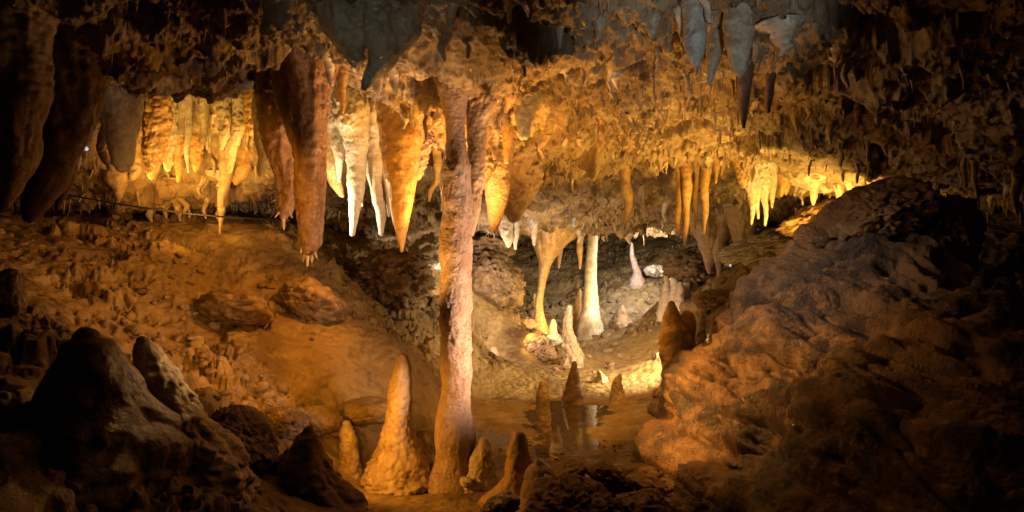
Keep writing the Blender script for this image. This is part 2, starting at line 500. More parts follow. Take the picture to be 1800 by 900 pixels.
# ------------------------------------------------------------------ dripstone builder
_sd = [0]
CPg = CP.reshape(1150, 1450, 3)
FPg = FP.reshape(950, 1250, 3)
def near_patch(g, nr, nt, x, y, k=6):
    th = math.degrees(math.atan2(x, y))
    r = max(1.01, math.hypot(x, y))
    ir = int(math.log(r) / math.log(23.0) * (nr - 1))
    it = int((th + 56) / 112 * (nt - 1))
    it = min(max(it, 0), nt - 1)
    return g[max(0, ir - k):ir + k + 1, max(0, it - k):it + k + 1].reshape(-1, 3)
def drip_mesh(path, Y, style='smooth', amp=1.0, root=.12, flare=1.25, lean=0.0, squash=1.0, tip_round=True, seg=None, up=False, wob=1.0, widen=.05, foot=.45):
    """path: (px, py, half width px) from root to tip; returns vertices around the root point"""
    _sd[0] += 1
    seed = _sd[0] * 3.71
    pts = [(*at(a, b, Y), c / F * Y) for a, b, c in path]
    pts = np.array(pts)
    if lean:
        t = np.linspace(0, 1, len(pts))
        pts[:, 1] += lean * t
    d0 = pts[0, :3] - pts[1, :3]
    d0 /= np.linalg.norm(d0)
    vert = np.array([0, 0, -1.0 if up else 1.0])
    if root > .051:
        if up:
            q = near_patch(FPg, 950, 1250, pts[0, 0], pts[0, 1])[:, 2].min()
            root = float(np.clip(pts[0, 2] - q + .06, root, .9))
        else:
            q = near_patch(CPg, 1150, 1450, pts[0, 0], pts[0, 1])[:, 2].max()
            root = float(np.clip(q + .14 - pts[0, 2], root * .5, 1.1))
    m = 1.0 if root > .3 else .7
    pre = np.concatenate([pts[0, :3] + (vert * m + d0 * (1 - m)) * root, [pts[0, 3] * flare + (widen * root if root > .051 else 0)]])
    pts = np.vstack([pre, pts])
    if tip_round:
        d1 = pts[-1, :3] - pts[-2, :3]
        L = np.linalg.norm(d1)
        d1 /= L
        rt = min(pts[-1, 3], L * .8)
        base = pts[-1].copy()
        pts[-1, :3] = base[:3] - d1 * rt * .9
        for a in (.35, .62, .82, .94, 1.0):
            q = base.copy()
            q[:3] = pts[-1, :3] if False else base[:3] - d1 * rt * .9 * (1 - a)
            q[3] = base[3] * math.sqrt(max(0, 1 - a * a))
            pts = np.vstack([pts, q])
    s = np.concatenate([[0], np.cumsum(np.linalg.norm(np.diff(pts[:, :3], axis=0), axis=1) + 1e-6)])
    tot = s[-1]
    pix = tot / Y * F
    n = int(np.clip(pix / 2.2, 12, 170))
    rmax = pts[:, 3].max()
    if seg is None:
        seg = int(np.clip(rmax / Y * F * 2.2, 10, 110))
    u = np.linspace(0, tot, n)
    C = np.stack([np.interp(u, s, pts[:, k]) for k in range(4)], 1)
    kk = max(1, n // 14)                              # round off the kinks in the path
    ker = np.hanning(2 * kk + 3)[1:-1]
    ker /= ker.sum()
    for k in range(4):
        pad = np.concatenate([np.full(kk, C[0, k]), C[:, k], np.full(kk, C[-1, k])])
        sm = np.convolve(pad, ker, 'valid')
        if k == 3:
            w = sstep(0, rmax * 1.2, tot - u)
            C[:, k] = C[:, k] * (1 - w) + sm * w
        else:
            w = sstep(0, tot * .1, tot - u)
            C[:, k] = C[:, k] * (1 - w) + sm * w
    if tot > 8 * rmax or style in ('crust', 'flow'):
        wv = sstep(0, tot * .3, u) * sstep(0, tot * .25, tot - u) * rmax * .45 * wob
        o3 = np.stack([np.full(n, seed), np.zeros(n), u / max(rmax * 5, .05)], 1)
        C[:, 0] += perlin(o3) * wv
        C[:, 1] += perlin(o3 + 40) * wv
    if up and not (path[0][1] - path[-1][1] > 600 or path[-1][2] > path[len(path) // 2][2]):
        C[:, 3] *= 1 + foot * np.exp(-np.maximum(u - root * .7, 0) / (rmax * .45))
    C[:, 3] *= 1 + .22 * perlin(np.stack([np.full(n, seed + 9), np.zeros(n), u / max(rmax * 2.2, .03)], 1)) * sstep(0, rmax * 2, tot - u) * (1 if rmax < .3 else .4)
    th = np.linspace(0, 2 * math.pi, seg, endpoint=False)
    ct, stt = np.cos(th), np.sin(th)
    rad = C[:, 3][:, None] * np.ones(seg)[None]
    X = C[:, 0][:, None] + rad * ct
    Yy = C[:, 1][:, None] + rad * stt * squash
    Z = np.repeat(C[:, 2][:, None], seg, 1)
    P = np.stack([X, Yy, Z], -1).reshape(-1, 3)
    Rr = rad.ravel()
    sc = 1.0 / max(rmax, .012)
    Pn = P + seed
    dirs = np.stack([np.tile(ct, n), np.tile(stt, n), np.zeros(n * seg)], 1)
    k = np.minimum(Rr, rmax)
    d = .34 * fbm(Pn, sc * .8, 4) * k
    if style == 'flow':                              # vertical flutes
        A = Pn * np.array([1, 1, .16])
        d += .34 * fbm(A, sc * 1.9, 3) * k + .10 * fbm(Pn, sc * 6, 3) * k
    elif style == 'crust':
        w, rn = worley(Pn * sc * 3.6)
        w2, rn = worley(Pn * sc * 8)
        d += (.30 * (.5 - w) + .18 * (.5 - w2)) * k + .08 * fbm(Pn, sc * 9, 2) * k
    elif style == 'ribs':
        A = Pn * np.array([1, 1, .10])
        d += (.40 * fbm(A, sc * 1.5, 2) - .30 * np.abs(fbm(A + 5, sc * 2.6, 2)) + .06) * k
        w, rn = worley(Pn * sc * 7)
        d += .08 * (.5 - w) * k + .07 * fbm(Pn, sc * 9, 3) * k
    elif style == 'bark':
        w, rn = worley(Pn * sc * 4 + fbm(Pn, sc * 3, 2)[:, None])
        w2, rn = worley(Pn * sc * 9)
        pm = sstep(-.1, .3, fbm(Pn + 40, sc * .45, 2))
        d += (.16 * (.5 - w) + .10 * (.5 - w2)) * k * (.25 + .9 * pm) + .06 * fbm(Pn, sc * 10, 3) * k
    elif style == 'rings':
        A = Pn * np.array([.5, .5, 1.6])
        d += .12 * fbm(A, sc * 2.2, 3) * k + .05 * fbm(Pn, sc * 8, 2) * k
    elif style == 'lump':
        w, rn = worley(Pn * sc * 2.1)
        d += .42 * (.45 - w) * k + .07 * fbm(Pn, sc * 6, 3) * k
        w, rn = worley(Pn * sc * 8)
        d += .12 * (.5 - w) * k + .04 * fbm(Pn, sc * 16, 3) * k
    else:
        d += .09 * fbm(Pn, sc * 3, 4) * k
    P = P + dirs * (d * amp)[:, None]
    if style in ('lump', 'crust'):
        P[:, 2] += .25 * amp * d * np.sign(perlin(Pn * sc * 2))
    org = np.array(at(path[0][0], path[0][1], Y))
    caps = np.array([C[0, :3], C[-1, :3]])
    V = np.vstack([P, caps]) - org
    Q = grid_faces(n, seg, True)
    i0 = np.arange(seg)
    i1 = (i0 + 1) % seg
    T = np.vstack([np.stack([np.full(seg, n * seg), i1, i0], 1),
                   np.stack([np.full(seg, n * seg + 1), (n - 1) * seg + i0, (n - 1) * seg + i1], 1)])
    if not up:
        Q, T = Q[:, ::-1], T[:, ::-1]
    return V, Q, T, Vector(org)

def merge(parts):
    Vs, Qs, Ts, k = [], [], [], 0
    for V, Q, T in parts:
        Vs.append(V)
        if Q is not None and len(Q):
            Qs.append(np.asarray(Q) + k)
        if T is not None and len(T):
            Ts.append(np.asarray(T) + k)
        k += len(V)
    return np.vstack(Vs), (np.vstack(Qs) if Qs else None), (np.vstack(Ts) if Ts else None)

def drip(kind, path, Y, mat, label, style='smooth', group=None, extra=None, parent=None, **kw):
    """one stalactite, stalagmite or column; extra = more lobes fused into the same body"""
    up = kind != 'stalactite'
    V, Q, T, org = drip_mesh(path, Y, style, up=up, **kw)
    ps = [(V, Q, T)]
    for e in extra or []:
        kk = dict(kw)
        kk.update(e[2] if len(e) > 2 else {})
        v, q, t, o2 = drip_mesh(e[0], e[1], style, up=up, **kk)
        ps.append((v + np.array(o2 - org), q, t))
    V, Q, T = merge(ps)
    me = mk_mesh(kind, V, Q, T)
    if parent is not None:
        return link(kind, me, M[mat], parent=parent, loc=org - parent.location)
    return link(kind, me, M[mat], loc=org, label=label, cat=kind, group=group)

def fringe(parent, spots, Y, mat, name='crystal_tooth'):
    """small teeth grown on a stalactite, each a part"""
    for x0, y0, x1, y1, w in spots:
        v, q, t, o = drip_mesh([(x0, y0, w), ((x0 * .4 + x1 * .6), (y0 * .4 + y1 * .6), w * .7), (x1, y1, w * .3)], Y, 'smooth', root=.004, flare=1.1, seg=8)
        link(name, mk_mesh(name, v, q, t), M[mat], parent=parent, loc=o - parent.location)

SA, SM, CO = 'stalactite', 'stalagmite', 'column'

# ---- columns
col = drip(CO, [(796, 846, 46), (796, 800, 41), (797, 740, 36), (802, 680, 31), (804, 600, 30), (804, 500, 30), (804, 420, 29), (804, 350, 26), (803, 300, 24), (802, 275, 22), (802, 258, 16), (803, 244, 12), (803, 215, 16), (802, 180, 24), (803, 120, 38), (803, 60, 60)],
     4.4, 'pinkish', 'tall thick rosy column in the middle joining floor and ceiling', 'bark', root=.06, flare=1.2, tip_round=False, amp=.9, wob=.25)
V, Q, T, o_ = drip_mesh([(826, 415, 7), (832, 385, 11), (834, 340, 14), (836, 300, 15), (838, 250, 17), (841, 200, 24), (846, 140, 38), (848, 70, 56)], 4.45, 'bark', root=.02, flare=.3, up=True, tip_round=False, amp=1.5, seg=70)
link('upper_crust', mk_mesh('upper_crust', V, Q, T), M['tan'], parent=col, loc=o_ - col.location)

drip(CO, [(1036, 594, 27), (1037, 570, 20), (1038, 545, 15), (1038, 500, 11), (1040, 450, 10), (1042, 410, 9), (1043, 385, 12)], 11.8, 'pale',
     'far pale column with a wide cone foot behind the pool', 'rings', root=.08, tip_round=False, amp=.8)
drip(CO, [(953, 592, 15), (952, 570, 10), (953, 530, 7), (956, 490, 7), (957, 462, 12), (958, 440, 22), (965, 420, 34), (972, 400, 46), (978, 375, 56)], 10.5, 'ochre',
     'slender yellow column spreading into a broad hood at its top', 'flow', root=.05, tip_round=False, amp=.9,
     extra=[([(990, 430, 6), (990, 415, 12), (988, 395, 20)], 10.5, {'root': .01, 'flare': .4})])

# ---- stalagmites
for path, Y, mat, label, style, kw in [
    ([(702, 805, 42), (700, 770, 31), (703, 720, 25), (706, 670, 19), (708, 640, 16), (708, 618, 12)], 4.5, 'tan', 'tall orange stalagmite left of the thick middle column', 'bark', dict(root=.1, flare=1.5, amp=1.5, foot=.1)),
    ([(615, 815, 17), (613, 785, 15), (610, 755, 12), (608, 738, 8)], 4.7, 'tan', 'short blunt leaning stalagmite left of the tall orange one', 'bark', dict(amp=1.3, foot=.1)),
    ([(849, 838, 27), (850, 812, 23), (850, 788, 17), (849, 768, 10)], 4.35, 'pale', 'stubby pale stalagmite at the right foot of the thick column', 'crust', dict(amp=.7)),
    ([(545, 935, 115), (543, 880, 84), (540, 830, 55), (538, 790, 33), (541, 765, 22), (543, 748, 12)], 3.6, 'boulder', 'broad brown cone stalagmite at the bottom with a knobbly tip', 'lump', dict(amp=1.2, root=.3, foot=0)),
    ([(500, 880, 40), (503, 840, 30), (508, 800, 22), (512, 785, 12)], 3.75, 'tan', 'low rounded stalagmite against the left side of the broad brown cone', 'crust', dict(amp=.8, root=.3)),
    ([(868, 646, 11), (868, 625, 9), (868, 609, 6)], 8.9, 'tan', 'small lone stub standing on the wet floor right of the thick column', 'smooth', {}),
    ([(955, 752, 14), (955, 720, 12), (955, 690, 11), (956, 668, 8)], 5.7, 'tan', 'brown post stalagmite rising from the shallow water', 'rings', dict(foot=.1)),
    ([(1008, 706, 16), (1008, 680, 13), (1009, 655, 9), (1010, 634, 4)], 6.85, 'dark', 'dark pointed stalagmite standing in front of the lumpy bright one', 'rings', {}),
    ([(1004, 650, 20), (1005, 625, 17), (1002, 600, 13), (1001, 575, 9), (1001, 552, 7), (1001, 535, 5)], 8.9, 'tan', 'lumpy cream stalagmite between the two slender far columns', 'crust', dict(amp=.9, foot=.1)),
    ([(1050, 688, 18), (1051, 670, 12), (1053, 650, 4)], 7.4, 'tan', 'squat pointed stub right of the dark pointed stalagmite', 'crust', {}),
    ([(1090, 706, 15), (1089, 690, 12), (1090, 672, 8), (1091, 656, 3)], 6.7, 'tan', 'small orange pointed stalagmite at the edge of the bright floor', 'crust', {}),
    ([(938, 565, 7), (939, 540, 5), (940, 515, 4)], 10.8, 'pale', 'thin pale rod stalagmite beside the foot of the yellow column', 'smooth', {}),
    ([(972, 588, 9), (972, 572, 7), (972, 560, 4)], 10.5, 'pale', 'tiny cream stub between yellow column and pale column', 'smooth', {}),
    ([(1016, 565, 8), (1016, 535, 7), (1018, 506, 4)], 12.2, 'ochre', 'narrow ochre stalagmite touching the left side of the far pale column', 'smooth', {}),
    ([(1193, 655, 34), (1190, 620, 30), (1186, 585, 25), (1181, 555, 17), (1180, 528, 8)], 5.9, 'ochre', 'flat orange two-topped stalagmite leaning on the big right mound', 'smooth',
        dict(squash=.5, foot=0, wob=.2, extra=[([(1205, 655, 24), (1206, 610, 18), (1208, 570, 15), (1208, 545, 12)], 5.92)])),
    ([(1232, 600, 16), (1232, 570, 13), (1231, 543, 10)], 6.3, 'pale', 'short tan block stalagmite right of the flat orange one', 'crust', {}),
    ([(905, 880, 56), (910, 850, 32), (912, 815, 22), (912, 785, 18), (912, 757, 12)], 3.95, 'ochre', 'orange hooded stalagmite at the bottom with a round knob head', 'lump', dict(amp=.8, root=.25, wob=.15, foot=0)),
    ([(948, 900, 45), (952, 850, 34), (948, 820, 20), (945, 806, 10)], 3.8, 'tan', 'broad tan hump joined to the front of the orange hooded stalagmite', 'lump', dict(amp=.5, root=.2)),
    ([(1170, 505, 7), (1170, 485, 5), (1172, 470, 3)], 10.6, 'pale', 'leftmost pale spike of the crystal clump behind the orange slab', 'crust', {}),
    ([(1186, 510, 8), (1184, 495, 7), (1183, 478, 4)], 10.5, 'white', 'tallest white stub in the crystal clump behind the orange slab', 'crust', {}),
    ([(1205, 512, 9), (1207, 498, 7), (1211, 484, 4)], 10.5, 'white', 'rightmost leaning white stub of the crystal clump', 'crust', {}),
    ([(1195, 516, 8), (1196, 503, 7), (1196, 494, 5)], 10.3, 'pale', 'low fat stub in the front of the crystal clump', 'crust', {}),
    ([(1095, 556, 12), (1095, 545, 8), (1095, 536, 3)], 12.6, 'tan', 'low dim cone at the foot of the far flowstone slope', 'crust', {}),
    ([(1118, 478, 7), (1112, 450, 4), (1110, 425, 2)], 14, 'pinkish', 'thin pale crystal spire far back beside the cool light', 'crust', {}),
    ([(1180, 492, 8), (1178, 476, 5), (1174, 462, 2)], 13, 'ochre', 'orange leaning spire between far pale spire and crystal clump', 'crust', {}),
    ([(738, 780, 20), (740, 765, 14), (742, 752, 8)], 4.6, 'pale', 'small pale knob between tall orange stalagmite and thick column', 'lump', dict(root=.15)),
]:
    extra = kw.pop('extra', None)
    drip(SM, path, Y, mat, label, style, extra=extra, **kw)

# big cones in the left foreground; the near one's dark colour stands in for shade
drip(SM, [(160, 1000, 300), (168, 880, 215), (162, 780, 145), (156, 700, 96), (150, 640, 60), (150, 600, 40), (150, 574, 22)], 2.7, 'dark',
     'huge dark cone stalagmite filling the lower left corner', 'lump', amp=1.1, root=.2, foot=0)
drip(SM, [(320, 800, 90), (300, 740, 60), (285, 695, 46), (268, 650, 36), (256, 615, 24), (250, 590, 12)], 3.0, 'pale',
     'pale crusted ridge stalagmite lit behind the huge dark cone', 'crust', amp=.8, root=.3, foot=0)

# ---- stalactites
t2 = drip(SA, [(545, 30, 62), (545, 90, 48), (546, 150, 40), (546, 230, 34), (548, 310, 30), (546, 380, 25), (545, 430, 21), (541, 452, 13)], 4.35, 'red',
          'long thick reddish stalactite, the largest hanging in front of the slope', 'ribs', amp=1.0, root=.5, wob=.3,
          extra=[([(516, 30, 52), (517, 110, 40), (520, 180, 30), (524, 240, 18), (527, 290, 6)], 4.45)])
fringe(t2, [(536, 448, 533, 462, 3), (541, 450, 540, 470, 4), (548, 450, 548, 463, 3), (554, 444, 557, 455, 3), (530, 436, 528, 448, 2.5), (528, 330, 522, 350, 2), (527, 360, 521, 385, 2)], 4.3, 'pale')
t1 = drip(SA, [(495, 60, 60), (496, 140, 44), (497, 220, 38), (502, 290, 30), (504, 340, 21), (499, 376, 15), (498, 388, 8)], 4.75, 'red',
          'shorter reddish stalactite with a toothed tip left of the longest one', 'ribs', amp=1.0, root=.4, wob=.3)
fringe(t1, [(480, 300, 466, 296, 2), (484, 320, 468, 318, 2), (484, 352, 474, 356, 2), (490, 374, 482, 384, 2.5), (498, 384, 499, 405, 4), (508, 372, 514, 384, 3),
            (518, 350, 524, 366, 3), (522, 325, 527, 345, 3)], 4.65, 'pale')
drip(SA, [(708, 150, 40), (706, 200, 42), (704, 250, 38), (705, 300, 30), (706, 350, 21), (706, 400, 12), (706, 444, 3)], 4.9, 'ochre',
     'big smooth orange cone stalactite tapering to a sharp point', 'smooth', amp=.7, root=.2)
drip(SA, [(735, 180, 22), (742, 230, 20), (738, 280, 14), (728, 320, 9)], 5.0, 'pinkish', 'knobbly crusted lump hanging against the right of the orange cone', 'crust', amp=1.4)
for path, Y, mat, label, style, kw in [
    ([(628, 240, 26), (627, 290, 20), (627, 330, 14), (623, 370, 9), (619, 416, 4)], 5.6, 'white', 'bright cream stalactite with crusted top left of the orange cone', 'rings', {}),
    ([(664, 260, 17), (666, 310, 11), (668, 350, 9), (670, 390, 7), (670, 415, 4)], 5.6, 'white', 'bright cream stalactite second left of the orange cone', 'rings', {}),
    ([(680, 325, 6), (682, 350, 5), (684, 382, 2.5)], 5.65, 'white', 'small white spike touching the left edge of the orange cone', 'smooth', {}),
    ([(647, 290, 4), (653, 330, 2.6), (656, 352, 1.5)], 5.8, 'white', 'curved thin white straw between the two bright cream stalactites', 'smooth', {}),
    ([(636, 310, 3), (637, 340, 2), (637, 364, 1.5)], 5.7, 'white', 'short thin white straw close beside the left cream stalactite', 'smooth', {}),
    ([(592, 265, 12), (594, 290, 7), (597, 322, 2.5)], 5.7, 'white', 'small white pointed stalactite just right of the long reddish one', 'smooth', {}),
    ([(584, 300, 16), (592, 325, 13), (602, 348, 6)], 6.0, 'ochre', 'dull orange lobe hanging under the small white pointed stalactite', 'smooth', {}),
    ([(744, 270, 10), (742, 290, 10), (740, 312, 7)], 5.7, 'grey', 'smooth mauve blunt lobe right of the orange cone', 'smooth', {}),
    ([(768, 320, 6), (757, 332, 5), (754, 356, 2)], 5.8, 'pale', 'small pale hooked drip right of the mauve lobe', 'smooth', {}),
    ([(213, 100, 42), (211, 150, 37), (212, 210, 31), (214, 260, 24), (215, 290, 18), (215, 304, 12)], 4.6, 'pale', 'large blunt pale stalactite with a dark streak left of the alcove', 'rings', dict(amp=.7, root=.3)),
    ([(166, 90, 10), (166, 150, 9), (163, 210, 10), (158, 245, 8)], 4.5, 'pale', 'narrow pale edge hanging left of the large blunt stalactite', 'smooth', {}),
    ([(270, 180, 24), (272, 230, 22), (272, 270, 17), (267, 300, 9), (266, 316, 4)], 5.5, 'ochre', 'wide orange stalactite first right of the large blunt pale one', 'crust', dict(amp=1.0)),
    ([(293, 165, 17), (294, 210, 16), (294, 250, 12), (294, 285, 8), (295, 302, 5)], 5.6, 'pale', 'pale round-ended stalactite second right of the large blunt one', 'crust', dict(amp=1.0)),
    ([(320, 175, 12), (318, 200, 7), (319, 242, 4)], 5.6, 'pale', 'short white dripstone at the alcove top left', 'crust', dict(amp=.9)),
    ([(360, 175, 12), (358, 210, 7), (356, 245, 5), (355, 264, 3)], 5.7, 'pale', 'slim pale stalactite in the middle of the alcove', 'crust', dict(amp=.9)),
    ([(364, 200, 6), (366, 235, 4), (365, 265, 2)], 5.75, 'white', 'thin white straw close right of the slim pale stalactite', 'crust', dict(amp=.9)),
    ([(395, 165, 20), (398, 200, 12), (394, 235, 9), (389, 265, 4)], 5.6, 'pale', 'white cone stalactite with a broad root under the alcove roof', 'crust', dict(amp=1.0)),
    ([(422, 200, 14), (414, 245, 11), (408, 275, 9), (404, 306, 4)], 5.7, 'pale', 'leaning pale stalactite right of the white cone', 'crust', dict(amp=1.0)),
    ([(447, 175, 20), (446, 215, 17), (440, 240, 12)], 5.6, 'ochre', 'chunky orange lobe beside the first reddish stalactite', 'crust', {}),
    ([(459, 240, 11), (461, 270, 10), (459, 300, 8), (457, 312, 4)], 5.3, 'white', 'white sausage-shaped stalactite against the first reddish stalactite', 'crust', dict(amp=.9)),
    ([(312, 240, 9), (314, 280, 8), (316, 305, 6), (312, 322, 3)], 5.9, 'ochre', 'thin orange drip in the alcove centre left', 'crust', dict(amp=1.0)),
    ([(340, 220, 14), (345, 265, 14), (345, 290, 9), (343, 304, 4)], 6.0, 'ochre', 'rounded orange pendant at the alcove back', 'crust', dict(amp=1.0)),
    ([(330, 250, 5), (330, 280, 3.5), (331, 305, 2)], 5.8, 'white', 'fine white straw in front of the rounded orange pendant', 'crust', dict(amp=.9)),
    ([(188, 240, 12), (184, 270, 10), (194, 290, 9), (198, 302, 4)], 5.0, 'ochre', 'twisted orange drip left of the large blunt tip', 'crust', dict(flare=.9, widen=0)),
    ([(235, 265, 12), (238, 295, 11), (232, 318, 8)], 5.3, 'ochre', 'gnarled orange knob under the large blunt stalactite', 'crust', dict(amp=1.2, flare=.9, widen=0)),
    ([(204, 318, 18), (208, 334, 10), (209, 356, 3)], 5.9, 'tan', 'short tan drip hanging from the alcove lip over the black crevice', 'smooth', dict(flare=.9, widen=0)),
    ([(124, 260, 14), (125, 290, 12), (123, 312, 4)], 4.4, 'tan', 'small brown toothed pendant near the left bluish lamp', 'crust', dict(flare=.9, widen=0)),
    ([(396, 318, 10), (391, 345, 7), (388, 380, 4), (386, 412, 2)], 6.0, 'tan', 'tan tapering drip hanging low over the slope under the alcove lip', 'smooth', dict(flare=.9, widen=0)),
    ([(425, 300, 16), (420, 315, 12), (414, 326, 5)], 6.2, 'ochre', 'small orange point under the alcove right end', 'smooth', dict(flare=.9, widen=0)),
    # centre mass
    ([(872, 260, 30), (873, 300, 25), (874, 340, 20), (871, 380, 13), (868, 410, 6)], 5.3, 'pinkish', 'rosy ringed stalactite right of the thick column top', 'rings', {}),
    ([(925, 270, 48), (922, 320, 42), (912, 360, 30), (903, 392, 12)], 6.2, 'pinkish', 'broad mauve curtain behind the rosy ringed stalactite', 'crust', dict(amp=.8)),
    ([(895, 380, 16), (895, 420, 9), (894, 436, 3)], 8.6, 'pale', 'small pale drip tuft left of the cream club', 'crust', {}),
    ([(905, 400, 6), (906, 424, 4), (906, 440, 2)], 8.6, 'white', 'short white spike beside the small pale drip tuft', 'smooth', {}),
    ([(938, 365, 13), (937, 390, 10), (938, 410, 6), (939, 433, 3)], 9.6, 'pale', 'cream club stalactite left of the yellow column hood', 'crust', {}),
    ([(1020, 380, 8), (1021, 420, 6), (1020, 450, 4), (1019, 474, 2)], 11.0, 'ochre', 'long pale yellow spike just left of the far pale column', 'smooth', {}),
    ([(985, 400, 12), (984, 430, 8), (983, 455, 4), (982, 473, 2)], 10.8, 'tan', 'tan tapering spike right of the yellow column hood', 'smooth', {}),
    ([(1009, 355, 7), (1009, 380, 6), (1009, 400, 4)], 9.5, 'grey', 'blunt greyish stub above the long pale yellow spike', 'smooth', {}),
    ([(914, 145, 34), (924, 175, 26), (921, 210, 15), (920, 248, 10)], 4.7, 'grey', 'smooth grey-tan lobe with a blunt foot right of the middle column', 'smooth', dict(amp=.7)),
    ([(895, 110, 40), (893, 140, 30), (889, 165, 16), (889, 200, 3)], 4.6, 'ochre', 'ribbed orange funnel ending in a thin straw above the column', 'flow', {}),
    ([(893, 190, 22), (893, 225, 12), (891, 265, 7), (890, 290, 4)], 5.1, 'ochre', 'brown-orange tapering drip under the orange funnel', 'smooth', {}),
    ([(850, 150, 30), (850, 190, 16), (849, 230, 12), (848, 265, 8)], 4.8, 'ochre', 'orange tongue stalactite directly right of the column top', 'flow', {}),
    ([(826, 140, 18), (830, 170, 10), (832, 195, 4)], 4.6, 'pale', 'pale bent drip above the right side of the column top', 'smooth', {}),
    ([(802, 130, 28), (803, 160, 22), (802, 178, 14)], 4.7, 'tan', 'dull brown hood right above the column', 'smooth', {}),
    ([(775, 105, 16), (775, 140, 9), (773, 180, 9), (768, 215, 8), (762, 222, 4)], 4.6, 'pale', 'wrinkled pale stalactite left above the column', 'crust', {}),
    ([(865, 20, 75), (862, 60, 62), (858, 95, 45), (856, 116, 28)], 4.1, 'tan', 'wide rounded tan boss with a dripping lower edge above the column', 'crust', dict(amp=.5, root=.35)),
    ([(838, 112, 8), (839, 130, 5), (839, 150, 2)], 4.1, 'pale', 'left short drip under the wide tan boss', 'smooth', {}),
    ([(852, 110, 8), (853, 125, 4), (852, 142, 2)], 4.1, 'pale', 'middle short drip under the wide tan boss', 'smooth', {}),
    ([(870, 105, 12), (866, 135, 7), (862, 162, 2)], 4.2, 'ochre', 'right longer drip under the wide tan boss', 'smooth', {}),
    ([(655, 90, 14), (659, 130, 10), (663, 160, 7), (666, 168, 4)], 4.2, 'pale', 'bright pale drip hanging beside the tip of the big grey drapery', 'flow', {}),
    ([(707, 110, 9), (708, 130, 4), (709, 150, 1.5)], 4.4, 'ochre', 'short orange spike right of the big grey drapery', 'smooth', {}),
    ([(602, 150, 8), (604, 180, 5), (602, 200, 3)], 4.5, 'ochre', 'thin orange strip below the left edge of the grey drapery', 'smooth', {}),
    ([(570, 70, 12), (568, 105, 8), (566, 130, 3)], 4.3, 'red', 'small red flap at the top of the longest stalactite', 'flow', {}),
    # crusted bosses of the centre ceiling
    ([(760, 150, 60), (757, 190, 42), (752, 225, 22), (748, 250, 8)], 5.2, 'tan', 'crusted orange boss left above the thick column', 'crust', {}),
    ([(690, 110, 55), (692, 150, 40), (694, 180, 20), (695, 205, 6)], 5.2, 'tan', 'crusted boss over the root of the orange cone', 'crust', {}),
    ([(815, 190, 34), (832, 240, 30), (838, 290, 22), (840, 340, 9)], 5.1, 'tan', 'crusted orange mass hugging the column top on the right', 'crust', {}),
    ([(900, 230, 60), (905, 270, 48), (908, 300, 30), (925, 330, 10)], 5.9, 'pinkish', 'wide crusted rosy boss right of the column over the mauve curtain', 'crust', {}),
    ([(950, 120, 60), (955, 160, 40), (962, 190, 20), (960, 214, 5)], 5.0, 'tan', 'pointed tan boss right of the smooth grey-tan lobe', 'crust', {}),
    ([(815, 40, 60), (820, 80, 40), (828, 105, 22), (800, 120, 8)], 4.4, 'tan', 'tan boss between grey drapery and wide rounded boss', 'crust', {}),
    ([(915, 20, 34), (920, 55, 26), (922, 85, 18), (926, 112, 5)], 4.0, 'tan', 'gnarled brown pendant right of the wide rounded boss', 'crust', {}),
    ([(610, 190, 34), (612, 220, 24), (611, 250, 10)], 5.4, 'pale', 'bright crusted knob above the left cream stalactite', 'crust', {}),
    ([(1000, 320, 60), (1000, 355, 45), (985, 385, 30), (975, 400, 12)], 9.6, 'boulder', 'dark olive ceiling boss over the yellow column hood', 'crust', {}),
    ([(1100, 350, 60), (1080, 385, 45), (1060, 402, 20)], 10.5, 'boulder', 'dark ceiling boss right of the far pale column head', 'crust', {}),
    ([(1345, 262, 40), (1340, 290, 32), (1335, 315, 22)], 6.95, 'pale', 'crusted yellow boss from which the white cluster hangs', 'crust', {}),
    ([(1440, 290, 60), (1448, 320, 48), (1452, 340, 30)], 6.7, 'pale', 'long crusted pale yellow shelf above the mound top', 'crust', {}),
    # right yellow groups
    ([(1103, 315, 9), (1103, 345, 8), (1101, 370, 6), (1100, 394, 3)], 7.6, 'ochre', 'lone yellow stalactite left of the yellow group', 'smooth', {}),
    ([(1194, 290, 8), (1194, 340, 7), (1193, 380, 6), (1191, 417, 2.5)], 7.2, 'ochre', 'first long yellow stalactite of the right group', 'rings', {}),
    ([(1205, 295, 9), (1206, 350, 7), (1206, 390, 5), (1204, 433, 2)], 7.1, 'ochre', 'longest darker yellow stalactite of the right group', 'rings', {}),
    ([(1218, 290, 6), (1219, 340, 4), (1218, 375, 3)], 7.3, 'pale', 'thin pale stalactite in the middle of the yellow group', 'smooth', {}),
    ([(1223, 310, 5), (1223, 360, 4), (1221, 404, 2)], 7.2, 'ochre', 'thin brownish yellow stalactite of the right group', 'smooth', {}),
    ([(1241, 265, 9), (1241, 330, 7), (1240, 370, 6), (1237, 411, 2.5)], 7.1, 'ochre', 'rightmost long yellow stalactite of the group', 'rings', {}),
    ([(1260, 262, 9), (1261, 285, 7), (1258, 324, 2)], 7.1, 'ochre', 'short bright orange stalactite right of the yellow group', 'smooth', {}),
    ([(1272, 262, 7), (1272, 285, 4), (1268, 310, 2)], 7.1, 'ochre', 'small orange spike close beside the short bright one', 'smooth', {}),
    ([(1322, 310, 14), (1322, 350, 7), (1321, 396, 2)], 6.9, 'white', 'left tooth of the white stalactite cluster', 'crust', {}),
    ([(1335, 310, 12), (1334, 345, 6), (1333, 386, 2)], 6.9, 'white', 'middle tooth of the white stalactite cluster', 'smooth', {}),
    ([(1345, 305, 14), (1345, 350, 6), (1345, 398, 2)], 6.85, 'white', 'right tooth of the white stalactite cluster', 'crust', {}),
    ([(1357, 295, 12), (1357, 335, 6), (1357, 367, 2)], 6.9, 'pale', 'yellowish tooth right of the white stalactite cluster', 'smooth', {}),
